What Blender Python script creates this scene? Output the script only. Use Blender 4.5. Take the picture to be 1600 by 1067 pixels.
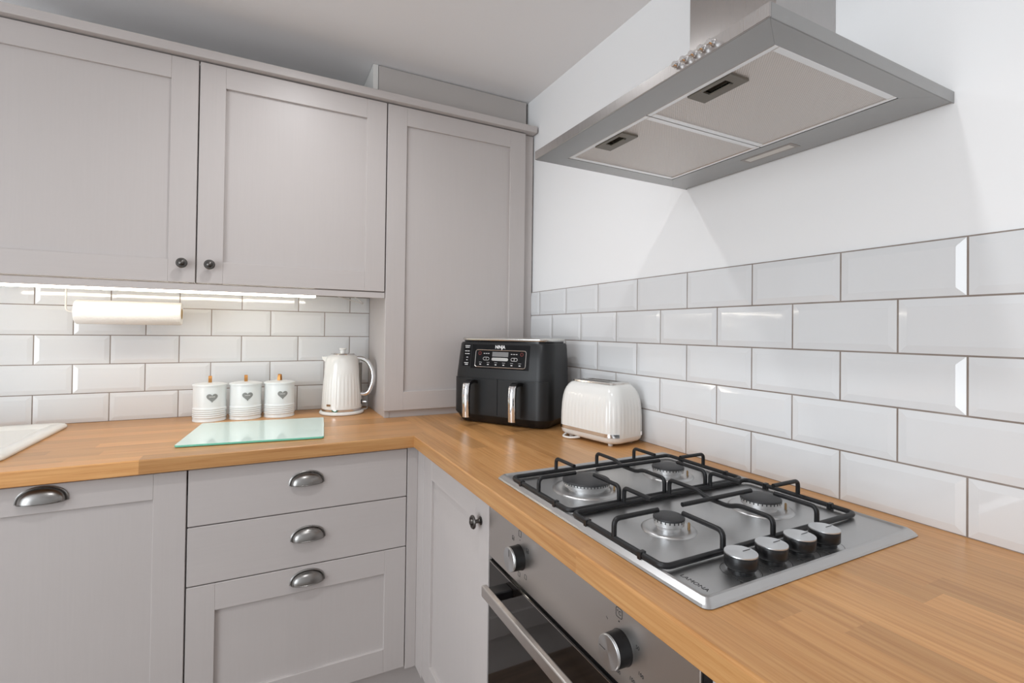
import bpy, bmesh, math, random
from math import pi, sin, cos, radians
from mathutils import Matrix, Vector
for o in list(bpy.data.objects): bpy.data.objects.remove(o)
SC = bpy.context.scene
COL = SC.collection
random.seed(7)

# ------------------------------------------------------------------ camera
cam_d = bpy.data.cameras.new('camera'); cam = bpy.data.objects.new('camera', cam_d); COL.objects.link(cam)
RIGHT = Vector((0.88918, -0.45739, 0.01244)); FWD = Vector((0.45728, 0.88926, 0.01076)); UP = Vector((-0.01598, -0.00388, 0.99986))
m = Matrix.Identity(4)
for i in range(3):
    m[i][0] = RIGHT[i]; m[i][1] = UP[i]; m[i][2] = -FWD[i]
m[0][3], m[1][3], m[2][3] = -1.06797, -2.21062, 1.25082
cam.matrix_world = m
cam_d.sensor_fit = 'HORIZONTAL'; cam_d.sensor_width = 36
cam_d.lens = 763.213 / 1600 * 36
cam_d.shift_y = -(533.5 - 508.709) / 1600
cam_d.clip_start = 0.02
SC.camera = cam

# ------------------------------------------------------------------ world, lights, exposure
w = bpy.data.worlds.new('world'); SC.world = w; w.use_nodes = True
w.node_tree.nodes['Background'].inputs[0].default_value = (0.80, 0.90, 1.0, 1)
w.node_tree.nodes['Background'].inputs[1].default_value = 1.0
SC.view_settings.view_transform = 'Standard'; SC.view_settings.look = 'None'
SC.view_settings.gamma = 1; SC.view_settings.use_curve_mapping = False
SC.view_settings.exposure = -0.28

def area(name, loc, direction, sx, sy, energy, color, shape='RECTANGLE', spread=pi):
    d = bpy.data.lights.new(name, 'AREA'); d.shape = shape; d.size = sx
    if shape in ('RECTANGLE', 'ELLIPSE'): d.size_y = sy
    d.energy = energy; d.color = color; d.spread = spread
    o = bpy.data.objects.new(name, d); COL.objects.link(o)
    o.location = loc; o.rotation_euler = Vector(direction).to_track_quat('-Z', 'Y').to_euler()
    return o
area('window_left_offscreen', (-3.505, -2.3, 1.25), (1, 0, 0.0), 1.55, 1.75, 62, (0.89, 0.95, 1.0))
DOWNLIGHTS = [(-0.95, -0.82, 4.2, 'over the corner of the worktop'), (-1.12, -1.70, 6.0, 'over the floor facing the oven')]

# ------------------------------------------------------------------ materials
MATS = {}
def mat(name, color, rough=0.5, metal=0.0, spec=0.5, **k):
    if name in MATS: return MATS[name]
    M = bpy.data.materials.new(name); M.use_nodes = True
    b = M.node_tree.nodes['Principled BSDF']
    b.inputs['Base Color'].default_value = (*color, 1)
    b.inputs['Roughness'].default_value = rough
    b.inputs['Metallic'].default_value = metal
    b.inputs['Specular IOR Level'].default_value = spec
    for kk, v in k.items():
        b.inputs[kk.replace('_', ' ')].default_value = v
    MATS[name] = M
    return M
def srgb(r, g, b):
    f = lambda c: (c / 255 / 12.92) if c / 255 <= 0.04045 else ((c / 255 + 0.055) / 1.055) ** 2.4
    return (f(r), f(g), f(b))
def nodes(M): return M.node_tree.nodes, M.node_tree.links, M.node_tree.nodes['Principled BSDF']
def coords(M, scale, rot=(0, 0, 0), rnd=False):
    N, L, b = nodes(M)
    g = N.new('ShaderNodeNewGeometry'); mp = N.new('ShaderNodeMapping')
    mp.inputs['Scale'].default_value = scale; mp.inputs['Rotation'].default_value = rot
    L.new(g.outputs['Position'], mp.inputs['Vector'])
    if rnd:
        oi = N.new('ShaderNodeObjectInfo'); mu = N.new('ShaderNodeMath'); mu.operation = 'MULTIPLY'; mu.inputs[1].default_value = 37.0
        L.new(oi.outputs['Random'], mu.inputs[0]); cb = N.new('ShaderNodeCombineXYZ')
        for i in range(3): L.new(mu.outputs[0], cb.inputs[i])
        L.new(cb.outputs[0], mp.inputs['Location'])
    return mp.outputs[0]
def noise(M, vec, scale=1.0, detail=4.0, rough=0.5, dist=0.0):
    N, L, b = nodes(M); n = N.new('ShaderNodeTexNoise')
    n.inputs['Scale'].default_value = scale; n.inputs['Detail'].default_value = detail
    n.inputs['Roughness'].default_value = rough; n.inputs['Distortion'].default_value = dist
    L.new(vec, n.inputs['Vector']); return n.outputs['Fac']
def bump(M, h, strength, dist=0.001):
    N, L, b = nodes(M); bp = N.new('ShaderNodeBump'); bp.inputs['Strength'].default_value = strength; bp.inputs['Distance'].default_value = dist
    L.new(h, bp.inputs['Height']); L.new(bp.outputs[0], b.inputs['Normal'])
def ramp(M, fac, stops, out='Base Color'):
    N, L, b = nodes(M); r = N.new('ShaderNodeValToRGB')
    while len(r.color_ramp.elements) < len(stops): r.color_ramp.elements.new(0.5)
    for e, (p, c) in zip(r.color_ramp.elements, stops):
        e.position = p; e.color = (*c, 1)
    L.new(fac, r.inputs[0])
    if out: L.new(r.outputs[0], b.inputs[out])
    return r.outputs[0]
def maprange(M, v, a, b_, out):
    N, L, b = nodes(M); r = N.new('ShaderNodeMapRange'); r.inputs['To Min'].default_value = a; r.inputs['To Max'].default_value = b_
    L.new(v, r.inputs['Value']); L.new(r.outputs[0], b.inputs[out])

PAINT = srgb(194, 187, 184)
def paint(name, axis):
    M = mat(name, PAINT, 0.42)
    s = [190, 190, 190]; s['xyz'.index(axis)] = 5
    n = noise(M, coords(M, s), 1.0, 5, 0.6, 0.6)
    bump(M, n, 0.14, 0.0010)
    ramp(M, n, [(0.3, tuple(c * 0.985 for c in PAINT)), (0.7, tuple(c * 1.01 for c in PAINT))])
    return M
PV = paint('cabinet_paint_vertical_grain', 'z'); PX = paint('cabinet_paint_grain_x', 'x'); PY = paint('cabinet_paint_grain_y', 'y')
CARC = mat('carcass_board', srgb(198, 190, 186), 0.55)
PANELGREY = mat('grey_board', srgb(190, 184, 180), 0.5)
PLINTH = mat('plinth_board', PAINT, 0.5)
WHITEPL = mat('white_plaster', srgb(246, 246, 246), 0.8)
n_ = noise(WHITEPL, coords(WHITEPL, (1, 1, 1)), 90, 3); bump(WHITEPL, n_, 0.05, 0.001)
CEIL = mat('ceiling_paint', srgb(244, 242, 242), 0.9)
n_ = noise(CEIL, coords(CEIL, (1, 1, 1)), 60, 3); bump(CEIL, n_, 0.05, 0.001)
TILE = mat('white_glazed_tile', srgb(228, 229, 230), 0.07, 0, 0.5, Coat_Weight=0.3, Coat_Roughness=0.03)
n_ = noise(TILE, coords(TILE, (1, 1, 1)), 22, 2); bump(TILE, n_, 0.10, 0.002)
GROUT = mat('grout', srgb(160, 148, 140), 0.9)
n_ = noise(GROUT, coords(GROUT, (1, 1, 1)), 14, 3); ramp(GROUT, n_, [(0.3, srgb(134, 120, 110)), (0.7, srgb(160, 150, 143))])
FLOOR = mat('floor_wood', srgb(120, 84, 58), 0.35)
n_ = noise(FLOOR, coords(FLOOR, (3, 40, 3)), 1, 5); ramp(FLOOR, n_, [(0.3, srgb(96, 76, 62)), (0.7, srgb(136, 112, 92))])

def oak(name, along):
    M = mat(name, srgb(200, 150, 96), 0.34, 0, 0.5)
    N, L, b = nodes(M)
    s = [150, 150, 150]; s['xyz'.index(along)] = 4.5
    v = coords(M, s, rnd=True)
    n1 = noise(M, v, 1.0, 6, 0.62, 0.5)
    c1 = ramp(M, n1, [(0.25, srgb(186, 126, 70)), (0.5, srgb(211, 155, 97)), (0.75, srgb(225, 174, 116))], None)
    s2 = [9, 9, 9]; s2['xyz'.index(along)] = 1.1
    n2 = noise(M, coords(M, s2, rnd=True), 1.0, 2, 0.5, 0.3)
    oi = N.new('ShaderNodeObjectInfo')
    r2 = N.new('ShaderNodeMapRange'); r2.inputs['To Min'].default_value = 0.76; r2.inputs['To Max'].default_value = 1.06
    L.new(oi.outputs['Random'], r2.inputs['Value'])
    r3 = N.new('ShaderNodeMapRange'); r3.inputs['From Min'].default_value = 0.3; r3.inputs['From Max'].default_value = 0.7
    r3.inputs['To Min'].default_value = 0.93; r3.inputs['To Max'].default_value = 1.05
    L.new(n2, r3.inputs['Value'])
    mu = N.new('ShaderNodeMath'); mu.operation = 'MULTIPLY'; L.new(r2.outputs[0], mu.inputs[0]); L.new(r3.outputs[0], mu.inputs[1])
    vm = N.new('ShaderNodeVectorMath'); vm.operation = 'SCALE'; L.new(c1, vm.inputs[0]); L.new(mu.outputs[0], vm.inputs['Scale'])
    L.new(vm.outputs[0], b.inputs['Base Color'])
    bump(M, n1, 0.06, 0.0008)
    maprange(M, n1, 0.26, 0.40, 'Roughness')
    return M
OAKX = oak('oak_grain_x', 'x'); OAKY = oak('oak_grain_y', 'y')

def steel(name, color, rough, along, aniso=0.0):
    M = mat(name, color, rough, 1.0)
    s = [1400, 1400, 1400]; s['xyz'.index(along)] = 9
    n1 = noise(M, coords(M, s), 1.0, 3, 0.6)
    maprange(M, n1, rough * 0.85, rough * 1.2, 'Roughness')
    bump(M, n1, 0.03, 0.0004)
    return M
ST_Y = steel('brushed_steel_y', (0.36, 0.355, 0.35), 0.30, 'y')
ST_X = steel('brushed_steel_x', (0.36, 0.355, 0.35), 0.30, 'x')
ST_OV = steel('oven_steel', (0.68, 0.65, 0.625), 0.33, 'y')
ST_Z = steel('brushed_steel_z', (0.47, 0.45, 0.44), 0.28, 'z')
ST_HOB = steel('hob_steel', (0.52, 0.52, 0.52), 0.34, 'y')
ALU = mat('aluminium_frame', (0.80, 0.80, 0.80), 0.38, 1.0)
FILT = mat('filter_mesh', (0.60, 0.57, 0.54), 0.42, 0.9)
N, L, b = nodes(FILT)
vv = N.new('ShaderNodeTexVoronoi'); vv.inputs['Scale'].default_value = 1.0; vv.inputs['Randomness'].default_value = 0.0
L.new(coords(FILT, (300, 300, 300), (0, 0, radians(45))), vv.inputs['Vector'])
ramp(FILT, vv.outputs['Distance'], [(0.30, (0.05, 0.04, 0.035)), (0.42, (0.68, 0.64, 0.61))])
bump(FILT, vv.outputs['Distance'], 0.5, 0.002)
CHROME = mat('chrome', (0.82, 0.82, 0.83), 0.07, 1.0)
DPEW = mat('dark_pewter', (0.12, 0.112, 0.105), 0.34, 1.0)
PEWTER = mat('pewter', (0.29, 0.28, 0.27), 0.30, 1.0)
n_ = noise(PEWTER, coords(PEWTER, (60, 60, 60)), 1, 3); maprange(PEWTER, n_, 0.2, 0.42, 'Roughness')
IRON = mat('black_enamel_iron', (0.010, 0.010, 0.011), 0.40, 0, 0.4)
n_ = noise(IRON, coords(IRON, (1, 1, 1)), 600, 2); bump(IRON, n_, 0.15, 0.0006)
CAP_PORT_BLK = mat('cap_black_and_port_shade', (0.03, 0.03, 0.032), 0.5)
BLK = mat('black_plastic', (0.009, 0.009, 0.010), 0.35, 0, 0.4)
BLKM = mat('black_matt_plastic', (0.010, 0.0105, 0.0115), 0.38, 0, 0.4)
BLKG = mat('black_gloss', (0.006, 0.006, 0.007), 0.16, 0, 0.3)
OVGLASS = mat('oven_glass', (0.010, 0.008, 0.007), 0.04, 0, 0.6)
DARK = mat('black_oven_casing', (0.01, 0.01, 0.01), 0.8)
WHITEG = mat('white_gloss', srgb(238, 237, 233), 0.16, 0, 0.5, Coat_Weight=0.3)
CERAM = mat('white_ceramic', srgb(242, 240, 234), 0.12)
CANM = mat('white_enamel_tin', srgb(240, 244, 244), 0.30)
PAPER = mat('paper_towel', srgb(244, 242, 238), 0.95)
n_ = noise(PAPER, coords(PAPER, (1, 1, 1)), 170, 2); bump(PAPER, n_, 0.5, 0.003)
CARD = mat('cardboard', srgb(196, 168, 128), 0.9)
LEATH = mat('tan_brass', srgb(196, 140, 76), 0.35, 0.5)
HEART = mat('heart_grey', srgb(150, 152, 150), 0.35, 0.3)
SLOT = mat('toaster_slot', (0.30, 0.28, 0.26), 0.5, 0.7)
OLIVE = mat('latch_plastic', srgb(112, 108, 98), 0.4)
PRINT = mat('print_black', (0.02, 0.02, 0.02), 0.6)
PRINTW = mat('print_white', (0.85, 0.85, 0.85), 0.5)
SILV = mat('silver_trim', (0.70, 0.69, 0.66), 0.25, 1.0)
LCD = mat('lcd_grey', (0.20, 0.20, 0.20), 0.3)
RED = mat('red_print', (0.35, 0.05, 0.04), 0.5)
GREYW = mat('white_plastic', srgb(230, 228, 224), 0.4)
GLASS = mat('mint_glass_top', srgb(226, 246, 239), 0.05, 0, 0.5)
GLASSE = mat('mint_glass_edge', srgb(120, 205, 180), 0.1, 0, 0.5)
def emit(name, color, strength):
    M = mat(name, color, 0.5); b = M.node_tree.nodes['Principled BSDF']
    b.inputs['Emission Color'].default_value = (*color, 1); b.inputs['Emission Strength'].default_value = strength
    return M
LED = emit('led_diffuser', (1.0, 0.93, 0.80), 18)
LENS = mat('hood_lamp_lens', srgb(215, 213, 208), 0.3)
DLENS = emit('downlight_lens', (1, 0.95, 0.88), 12)

# ------------------------------------------------------------------ geometry helpers
def box(bm, x0, x1, y0, y1, z0, z1, bev=0.0, seg=1):
    vs = [bm.verts.new((x, y, z)) for z in (z0, z1) for y in (y0, y1) for x in (x0, x1)]
    fs = [bm.faces.new([vs[i] for i in q]) for q in ((0, 2, 3, 1), (4, 5, 7, 6), (0, 1, 5, 4), (2, 6, 7, 3), (0, 4, 6, 2), (1, 3, 7, 5))]
    if bev > 0:
        es = list({e for f in fs for e in f.edges})
        bmesh.ops.bevel(bm, geom=es, offset=bev, segments=seg, affect='EDGES', profile=0.5)
    return bm
def B(*a, **k): return box(bmesh.new(), *a, **k)
def loft(bm, loops, cap0=True, cap1=True, closed=True):
    rs = [[bm.verts.new(p) for p in lp] for lp in loops]
    n = len(rs[0])
    for a, c in zip(rs, rs[1:]):
        for i in range(n if closed else n - 1):
            j = (i + 1) % n
            bm.faces.new((a[i], a[j], c[j], c[i]))
    if cap0: bm.faces.new(list(reversed(rs[0])))
    if cap1: bm.faces.new(rs[-1])
    return bm
def rrect(w, d, r, n=6, cx=0, cy=0, z=0):
    out = []
    for k, (sx, sy) in enumerate(((1, 1), (-1, 1), (-1, -1), (1, -1))):
        for i in range(n + 1):
            a = (k + i / n) * pi / 2
            out.append((cx + sx * (w / 2 - r) + r * cos(a), cy + sy * (d / 2 - r) + r * sin(a), z))
    return out
def lathe(bm, prof, n=32, cx=0, cy=0, cap0=True, cap1=True, ax='z', c0=0):
    loops = []
    for r, h in prof:
        lp = []
        for i in range(n):
            a = 2 * pi * i / n
            if ax == 'z': lp.append((cx + r * cos(a), cy + r * sin(a), h))
            elif ax == 'x': lp.append((h, cx + r * cos(a), cy + r * sin(a)))
            else: lp.append((cx + r * cos(a), h, cy - r * sin(a)))
        loops.append(lp)
    return loft(bm, loops, cap0, cap1)
def fillet(pts, r, n=5):
    out = [Vector(pts[0])]
    for a, p, c in zip(pts, pts[1:], pts[2:]):
        a, p, c = Vector(a), Vector(p), Vector(c)
        d1 = (a - p); d2 = (c - p); rr = min(r, d1.length * 0.49, d2.length * 0.49)
        p1 = p + d1.normalized() * rr; p2 = p + d2.normalized() * rr
        for i in range(n + 1):
            t = i / n
            out.append(p1 * (1 - t) ** 2 + p * 2 * t * (1 - t) + p2 * t * t)
    out.append(Vector(pts[-1]))
    return out
def tube(bm, pts, r, n=8, closed=False, flat=1.0):
    pts = [Vector(p) for p in pts]; k = len(pts); loops = []
    up = None
    for i, p in enumerate(pts):
        if closed: t = pts[(i + 1) % k] - pts[i - 1]
        else: t = pts[min(i + 1, k - 1)] - pts[max(i - 1, 0)]
        t.normalize()
        if up is None:
            up = Vector((0, 0, 1)) if abs(t.z) < 0.9 else Vector((0, 1, 0))
        u = (up - t * up.dot(t)).normalized(); s = t.cross(u); up = u
        loops.append([p + (u * flat * cos(2 * pi * j / n) + s * sin(2 * pi * j / n)) * r for j in range(n)])
    if closed: loops.append(loops[0])
    loft(bm, loops, not closed, not closed)
    if closed: bmesh.ops.remove_doubles(bm, verts=bm.verts, dist=1e-6)
    return bm
ROOT = {}
def thing(name, label, cat, loc=(0, 0, 0), rotz=0, group=None, kind=None):
    o = bpy.data.objects.new(name, None); COL.objects.link(o); o.empty_display_size = 0.05
    o.location = loc; o.rotation_euler = (0, 0, rotz)
    tag(o, label, cat, group, kind)
    ROOT[o.name] = Matrix.Translation(loc) @ Matrix.Rotation(rotz, 4, 'Z')
    return o
def tag(o, label=None, cat=None, group=None, kind=None):
    if label: o['label'] = label
    if cat: o['category'] = cat
    if group: o['group'] = group
    if kind: o['kind'] = kind
    return o
def root_of(p):
    while p.parent: p = p.parent
    return p
def P(name, bm, M, parent=None, smooth=False, world=True, label=None):
    """link bm as one mesh object; vertices are world coordinates unless world=False (then local to the root thing)"""
    if parent is not None and world:
        R = root_of(parent); mt = ROOT.get(R.name)
        if mt is not None: bmesh.ops.transform(bm, matrix=mt.inverted(), verts=bm.verts)
    bmesh.ops.recalc_face_normals(bm, faces=bm.faces)
    me = bpy.data.meshes.new(name); bm.to_mesh(me); bm.free()
    me.materials.append(M)
    if smooth:
        for p in me.polygons: p.use_smooth = True
        try: me.set_sharp_from_angle(angle=radians(smooth if smooth is not True else 40))
        except Exception: pass
    o = bpy.data.objects.new(name, me); COL.objects.link(o)
    if parent is not None: o.parent = parent
    if label: o['label'] = label
    return o
def top(name, bm, M, label, cat, group=None, smooth=False):
    o = P(name, bm, M, None, smooth); tag(o, label, cat, group)
    c = sum((v.co for v in o.data.vertices), Vector()) / len(o.data.vertices); c.z = min(v.co.z for v in o.data.vertices)
    o.data.transform(Matrix.Translation(-c)); o.location = c
    ROOT[o.name] = Matrix.Translation(c)
    return o
def struct(name, bm, M, label=None):
    o = P(name, bm, M); o['kind'] = 'structure'
    if label: o['label'] = label
    return o
def text_bm(s, size, mtx, ext=0.0003, sx=1.0, align='CENTER'):
    cu = bpy.data.curves.new('lettering', 'FONT'); cu.body = s; cu.size = size; cu.extrude = ext
    cu.offset = 0.0 if size < 0.014 else 0.0004; cu.align_x = align; cu.align_y = 'CENTER'; cu.resolution_u = 3
    to = bpy.data.objects.new('lettering', cu); COL.objects.link(to)
    bpy.context.view_layer.update()
    me = bpy.data.meshes.new_from_object(to.evaluated_get(bpy.context.evaluated_depsgraph_get()))
    bm = bmesh.new(); bm.from_mesh(me)
    bmesh.ops.transform(bm, matrix=mtx @ Matrix.Diagonal((sx, 1, 1, 1)), verts=bm.verts)
    bpy.data.objects.remove(to); bpy.data.curves.remove(cu); bpy.data.meshes.remove(me)
    return bm
def frame_mtx(origin, xdir, ydir):
    x = Vector(xdir).normalized(); y = Vector(ydir).normalized(); z = x.cross(y)
    M_ = Matrix.Identity(4)
    for i in range(3):
        M_[i][0] = x[i]; M_[i][1] = y[i]; M_[i][2] = z[i]; M_[i][3] = origin[i]
    return M_
def xf(bm, M_): bmesh.ops.transform(bm, matrix=M_, verts=bm.verts); return bm

# ------------------------------------------------------------------ room shell
WT = 0.91                       # worktop height
CZ = 2.295                      # ceiling
X0, Y0 = -3.5, -4.1
WB, WR = 0.008, 0.008           # plaster planes behind the tile faces
struct('floor', B(X0 - 0.1, 0.1, Y0 - 0.1, 0.1, -0.1, 0), FLOOR, 'brown wooden kitchen floor')
struct('ceiling', B(X0 - 0.1, 0.1, Y0 - 0.1, 0.1, CZ, CZ + 0.1), CEIL, 'plain off-white ceiling')
wall_back = struct('wall_back', B(X0 - 0.1, WR + 0.1, WB, WB + 0.1, 0, CZ), WHITEPL, 'white wall behind the wall cabinets with white metro tiles')
wall_right = struct('wall_right', B(WR, WR + 0.1, Y0 - 0.1, WB, 0, CZ), WHITEPL, 'white wall behind the hob with white metro tiles')
bm = bmesh.new()                # left wall with a wide window opening
box(bm, X0 - 0.1, X0, Y0 - 0.1, -3.1, 0, CZ); box(bm, X0 - 0.1, X0, -1.5, WB, 0, CZ); box(bm, X0 - 0.1, X0, -3.1, -1.5, 2.15, CZ); box(bm, X0 - 0.1, X0, -3.1, -1.5, 0, 0.35)
struct('wall_left', bm, WHITEPL)
struct('wall_front', B(X0, WR, Y0 - 0.1, Y0, 0, CZ), WHITEPL)
bm = bmesh.new()
for y in (-3.1, -2.325, -1.55): box(bm, X0 - 0.07, X0 - 0.02, y, y + 0.05, 0.35, 2.15)
for z in (0.35, 2.10): box(bm, X0 - 0.07, X0 - 0.02, -3.1, -1.5, z, z + 0.05)
struct('window_1', bm, GREYW, 'white framed window')

# tiles ------------------------------------------------------------
TQ, TP, GAP = 0.1025, 0.2055, 0.0032
tile_cache = {}
def tile_mesh(wd, ht, cut):
    key = (round(wd, 4), round(ht, 4), cut)
    if key in tile_cache: return tile_cache[key]
    # local: x along wall, y = outwards (front at 0), z up; bevelled faces except on cut sides
    bv = 0.0140; bm = bmesh.new()
    l = 0 if 'l' in cut else bv; r = 0 if 'r' in cut else bv; t = 0 if 't' in cut else bv; bo = bv
    def ring(y, a): return [bm.verts.new(p) for p in ((0 + a[0], y, a[2]), (wd - a[1], y, a[2]), (wd - a[1], y, ht - a[3]), (a[0], y, ht - a[3]))]
    A = ring(-0.0078, (0, 0, 0, 0)); Bq = ring(-0.0024, (0, 0, 0, 0)); C = ring(0.0, (l, r, bo, t))
    for p, q in ((A, Bq), (Bq, C)):
        for i in range(4):
            j = (i + 1) % 4
            try: bm.faces.new((p[i], p[j], q[j], q[i]))
            except ValueError: pass
    bm.faces.new(C)
    bmesh.ops.recalc_face_normals(bm, faces=bm.faces)
    me = bpy.data.meshes.new('tile'); bm.to_mesh(me); bm.free(); me.materials.append(TILE)
    tile_cache[key] = me
    return me
def lay(parent, joints, a0, a1, toz, place):
    """rows 0 (top) .. 4; joints(row) gives sorted joint positions along the wall axis"""
    for row in range(5):
        z0 = WT + (4 - row) * TQ + GAP / 2; z1 = min(WT + (5 - row) * TQ - GAP / 2, toz)
        js = [j for j in joints(row)]
        for s, e in zip(js, js[1:]):
            ss, ee = max(s + GAP / 2, a0), min(e - GAP / 2, a1)
            if ee - ss < 0.012: continue
            cut = ('l' if ss > s + GAP else '') + ('r' if ee < e - GAP else '') + ('t' if z1 < WT + (5 - row) * TQ - GAP else '')
            o = bpy.data.objects.new('tile', tile_mesh(ee - ss, z1 - z0, cut)); COL.objects.link(o); o.parent = parent
            place(o, ss, ee, z0)
def place_back(o, s, e, z):
    o.matrix_local = frame_mtx((s, 0, z), (1, 0, 0), (0, -1, 0)) @ Matrix.Diagonal((1, 1, -1, 1))
def joints_back(row):
    off = 0.0 if row % 2 == 0 else 0.5
    return sorted(-(0.724 + (5 - (k + off)) * TP) for k in range(-6, 7))
# local tile y axis points out of the wall: build frames by hand
def mk(o, org, ax):
    M_ = Matrix.Identity(4)
    xd, yd = ax
    for i in range(3):
        M_[i][0] = xd[i]; M_[i][1] = yd[i]; M_[i][2] = (0, 0, 1)[i]; M_[i][3] = org[i]
    o.matrix_local = M_
lay(wall_back, joints_back, -2.9, -0.642, 1.386, lambda o, s, e, z: mk(o, (e, 0, z), ((-1, 0, 0), (0, -1, 0))))
def joints_right(row):
    off = 0.0 if row % 2 == 0 else 0.5
    return sorted(0.3874 + (k + off) * TP for k in range(-2, 15))
lay(wall_right, joints_right, 0.302, 3.0, 9, lambda o, s, e, z: mk(o, (0, -s, z), ((0, -1, 0), (-1, 0, 0))))
g = P('grout', B(-2.9, -0.64, 0.0030, WB + 0.001, WT - 0.001, 1.388), GROUT, wall_back)
g = P('grout', B(0.0030, WR + 0.001, -3.0, -0.302, WT - 0.001, WT + 5 * TQ + 0.001), GROUT, wall_right)

# ------------------------------------------------------------------ worktop of oak staves
work = thing('worktop', 'oak stave worktop running round the corner under the hob and sink', 'worktop', (-0.6, -0.6, 0.872))
TH0 = 0.872
def stave(w0, w1, s0, s1, front, run, k0=0.0, k1=0.0, base=0.0):
    """w = distance from the front edge, s = position along the run; the ends may be mitred (k)"""
    if front:
        rr = 0.004; prof = [(w0, TH0 + 0.002), (w0 + 0.002, TH0), (w1, TH0), (w1, WT)]
        prof += [(w0 + rr - rr * sin(a), WT - rr + rr * cos(a)) for a in (0, pi / 6, pi / 3, pi / 2)]
    else:
        prof = [(w0, TH0), (w1, TH0), (w1, WT), (w0, WT)]
    bm = bmesh.new(); loops = []
    for s, k in ((s0, k0), (s1, k1)):
        lp = []
        for wv, z in prof:
            q = s + k * wv
            lp.append((q, -0.67 + wv, z) if run == 'x' else (-0.625 + wv, q, z))
        loops.append(lp)
    loft(bm, loops)
    P('stave', bm, OAKX if run == 'x' else OAKY, work)
def run_rows(total, n, lo, hi, run, seam):
    wd = total / n
    for r in range(n):
        end = hi if r else seam
        s = lo - random.random() * 0.5
        while s < end - 1e-6:
            ln = random.uniform(0.42, 0.95); e = s + ln
            if end - e < 0.2: e = end
            last = abs(e - end) < 1e-6
            a = max(s, lo)
            if e > a + 0.02:
                stave(r * wd, (r + 1) * wd, a, e, r == 0, run, 0, 1.0 if (last and r == 0) else 0)
            s = e
NW = 8
wx = (0.625 + 0.003) / 12
run_rows(0.67 + 0.003, 13, -2.9, -0.625 + wx, 'x', -0.625)
# the corner rows: right run goes back to the wall; first row is mitred against the back run
run_rows(0.625 + 0.003, 12, -3.0, 0.003, 'y', -0.67)

# ------------------------------------------------------------------ cabinet parts
def knob_bm(axis_pt, d):
    """small stepped pewter knob; axis leaves the door along d ('-y' or '-x')"""
    prof = [(0.010, 0.0), (0.010, 0.002), (0.006, 0.004), (0.0045, 0.008), (0.0045, 0.014), (0.009, 0.017), (0.0155, 0.0185), (0.0160, 0.021),
            (0.0140, 0.0235), (0.0105, 0.0240), (0.0100, 0.0228), (0.0080, 0.0232), (0.0070, 0.0262), (0.0040, 0.0280), (0.0005, 0.0285)]
    bm = bmesh.new(); lathe(bm, prof, 24)
    x = (1, 0, 0) if d == '-y' else (0, -1, 0)
    return xf(bm, frame_mtx(axis_pt, x, (0, 0, 1)))
def cup_bm(c, wdt=0.094, h=0.037, dep=0.024):
    """cup pull on a face that looks towards -y; c = bottom centre on the face"""
    bm = bmesh.new(); nu, nv = 20, 7; a = wdt / 2 - 0.003; grid = []
    for iv in range(nv + 1):
        ph = iv / nv * pi / 2
        row = []
        for iu in range(nu + 1):
            th = pi * iu / nu
            st = sin(th) ** 0.8 if sin(th) > 0 else 0
            row.append(bm.verts.new((c[0] + a * cos(th), c[1] - dep * st * sin(ph) - 0.0006, c[2] + (h - 0.003) * st * cos(ph) ** 0.9 if ph < pi / 2 - 1e-6 else c[2])))
        grid.append(row)
    for r0, r1 in zip(grid, grid[1:]):
        for i in range(nu): bm.faces.new((r0[i], r0[i + 1], r1[i + 1], r1[i]))
    bmesh.ops.remove_doubles(bm, verts=bm.verts, dist=1e-5)
    bmesh.ops.recalc_face_normals(bm, faces=bm.faces)
    # lip along the open edge and flange against the door
    lip = [(c[0] + a * cos(pi * i / 24), c[1] - dep * sin(pi * i / 24) ** 0.8 - 0.0006 if 0 < i < 24 else c[1] - 0.001, c[2]) for i in range(25)]
    tube(bm, lip, 0.0013, 6)
    flange = [(c[0] + (wdt / 2) * cos(pi * i / 24), c[1] - 0.0012, c[2] + h * max(0, sin(pi * i / 24)) ** 0.8) for i in range(25)]
    tube(bm, flange, 0.0026, 6)
    return bm
def shaker(parent, name, u0, u1, z0, z1, face, plane='y', st=0.072, rail=0.072, th=0.020, inset=0.009, label=None):
    """framed door or drawer front; plane 'y': face at y=face looking -y, u = x;  plane 'x': face at x=face looking -x, u = y"""
    def bx(a0, a1, f, t, c0, c1, bv):
        return B(a0, a1, f, f + t, c0, c1, bev=bv) if plane == 'y' else B(f, f + t, a0, a1, c0, c1, bev=bv)
    H = PX if plane == 'y' else PY
    d = P(name, bx(u0 + st - 0.006, u1 - st + 0.006, face + inset, th - inset - 0.001, z0 + rail - 0.006, z1 - rail + 0.006, 0), PV, parent, label=label)
    for a0, a1 in ((u0, u0 + st), (u1 - st, u1)): P('stile', bx(a0, a1, face, th, z0, z1, 0.0011), PV, d)
    for c0, c1 in ((z0, z0 + rail), (z1 - rail, z1)): P('rail', bx(u0 + st - 0.0003, u1 - st + 0.0003, face, th, c0, c1, 0.0011), H, d)
    return d
def slab(parent, name, u0, u1, z0, z1, face, th=0.020):
    return P(name, B(u0, u1, face, face + th, z0, z1, bev=0.0014), PX, parent)

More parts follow.
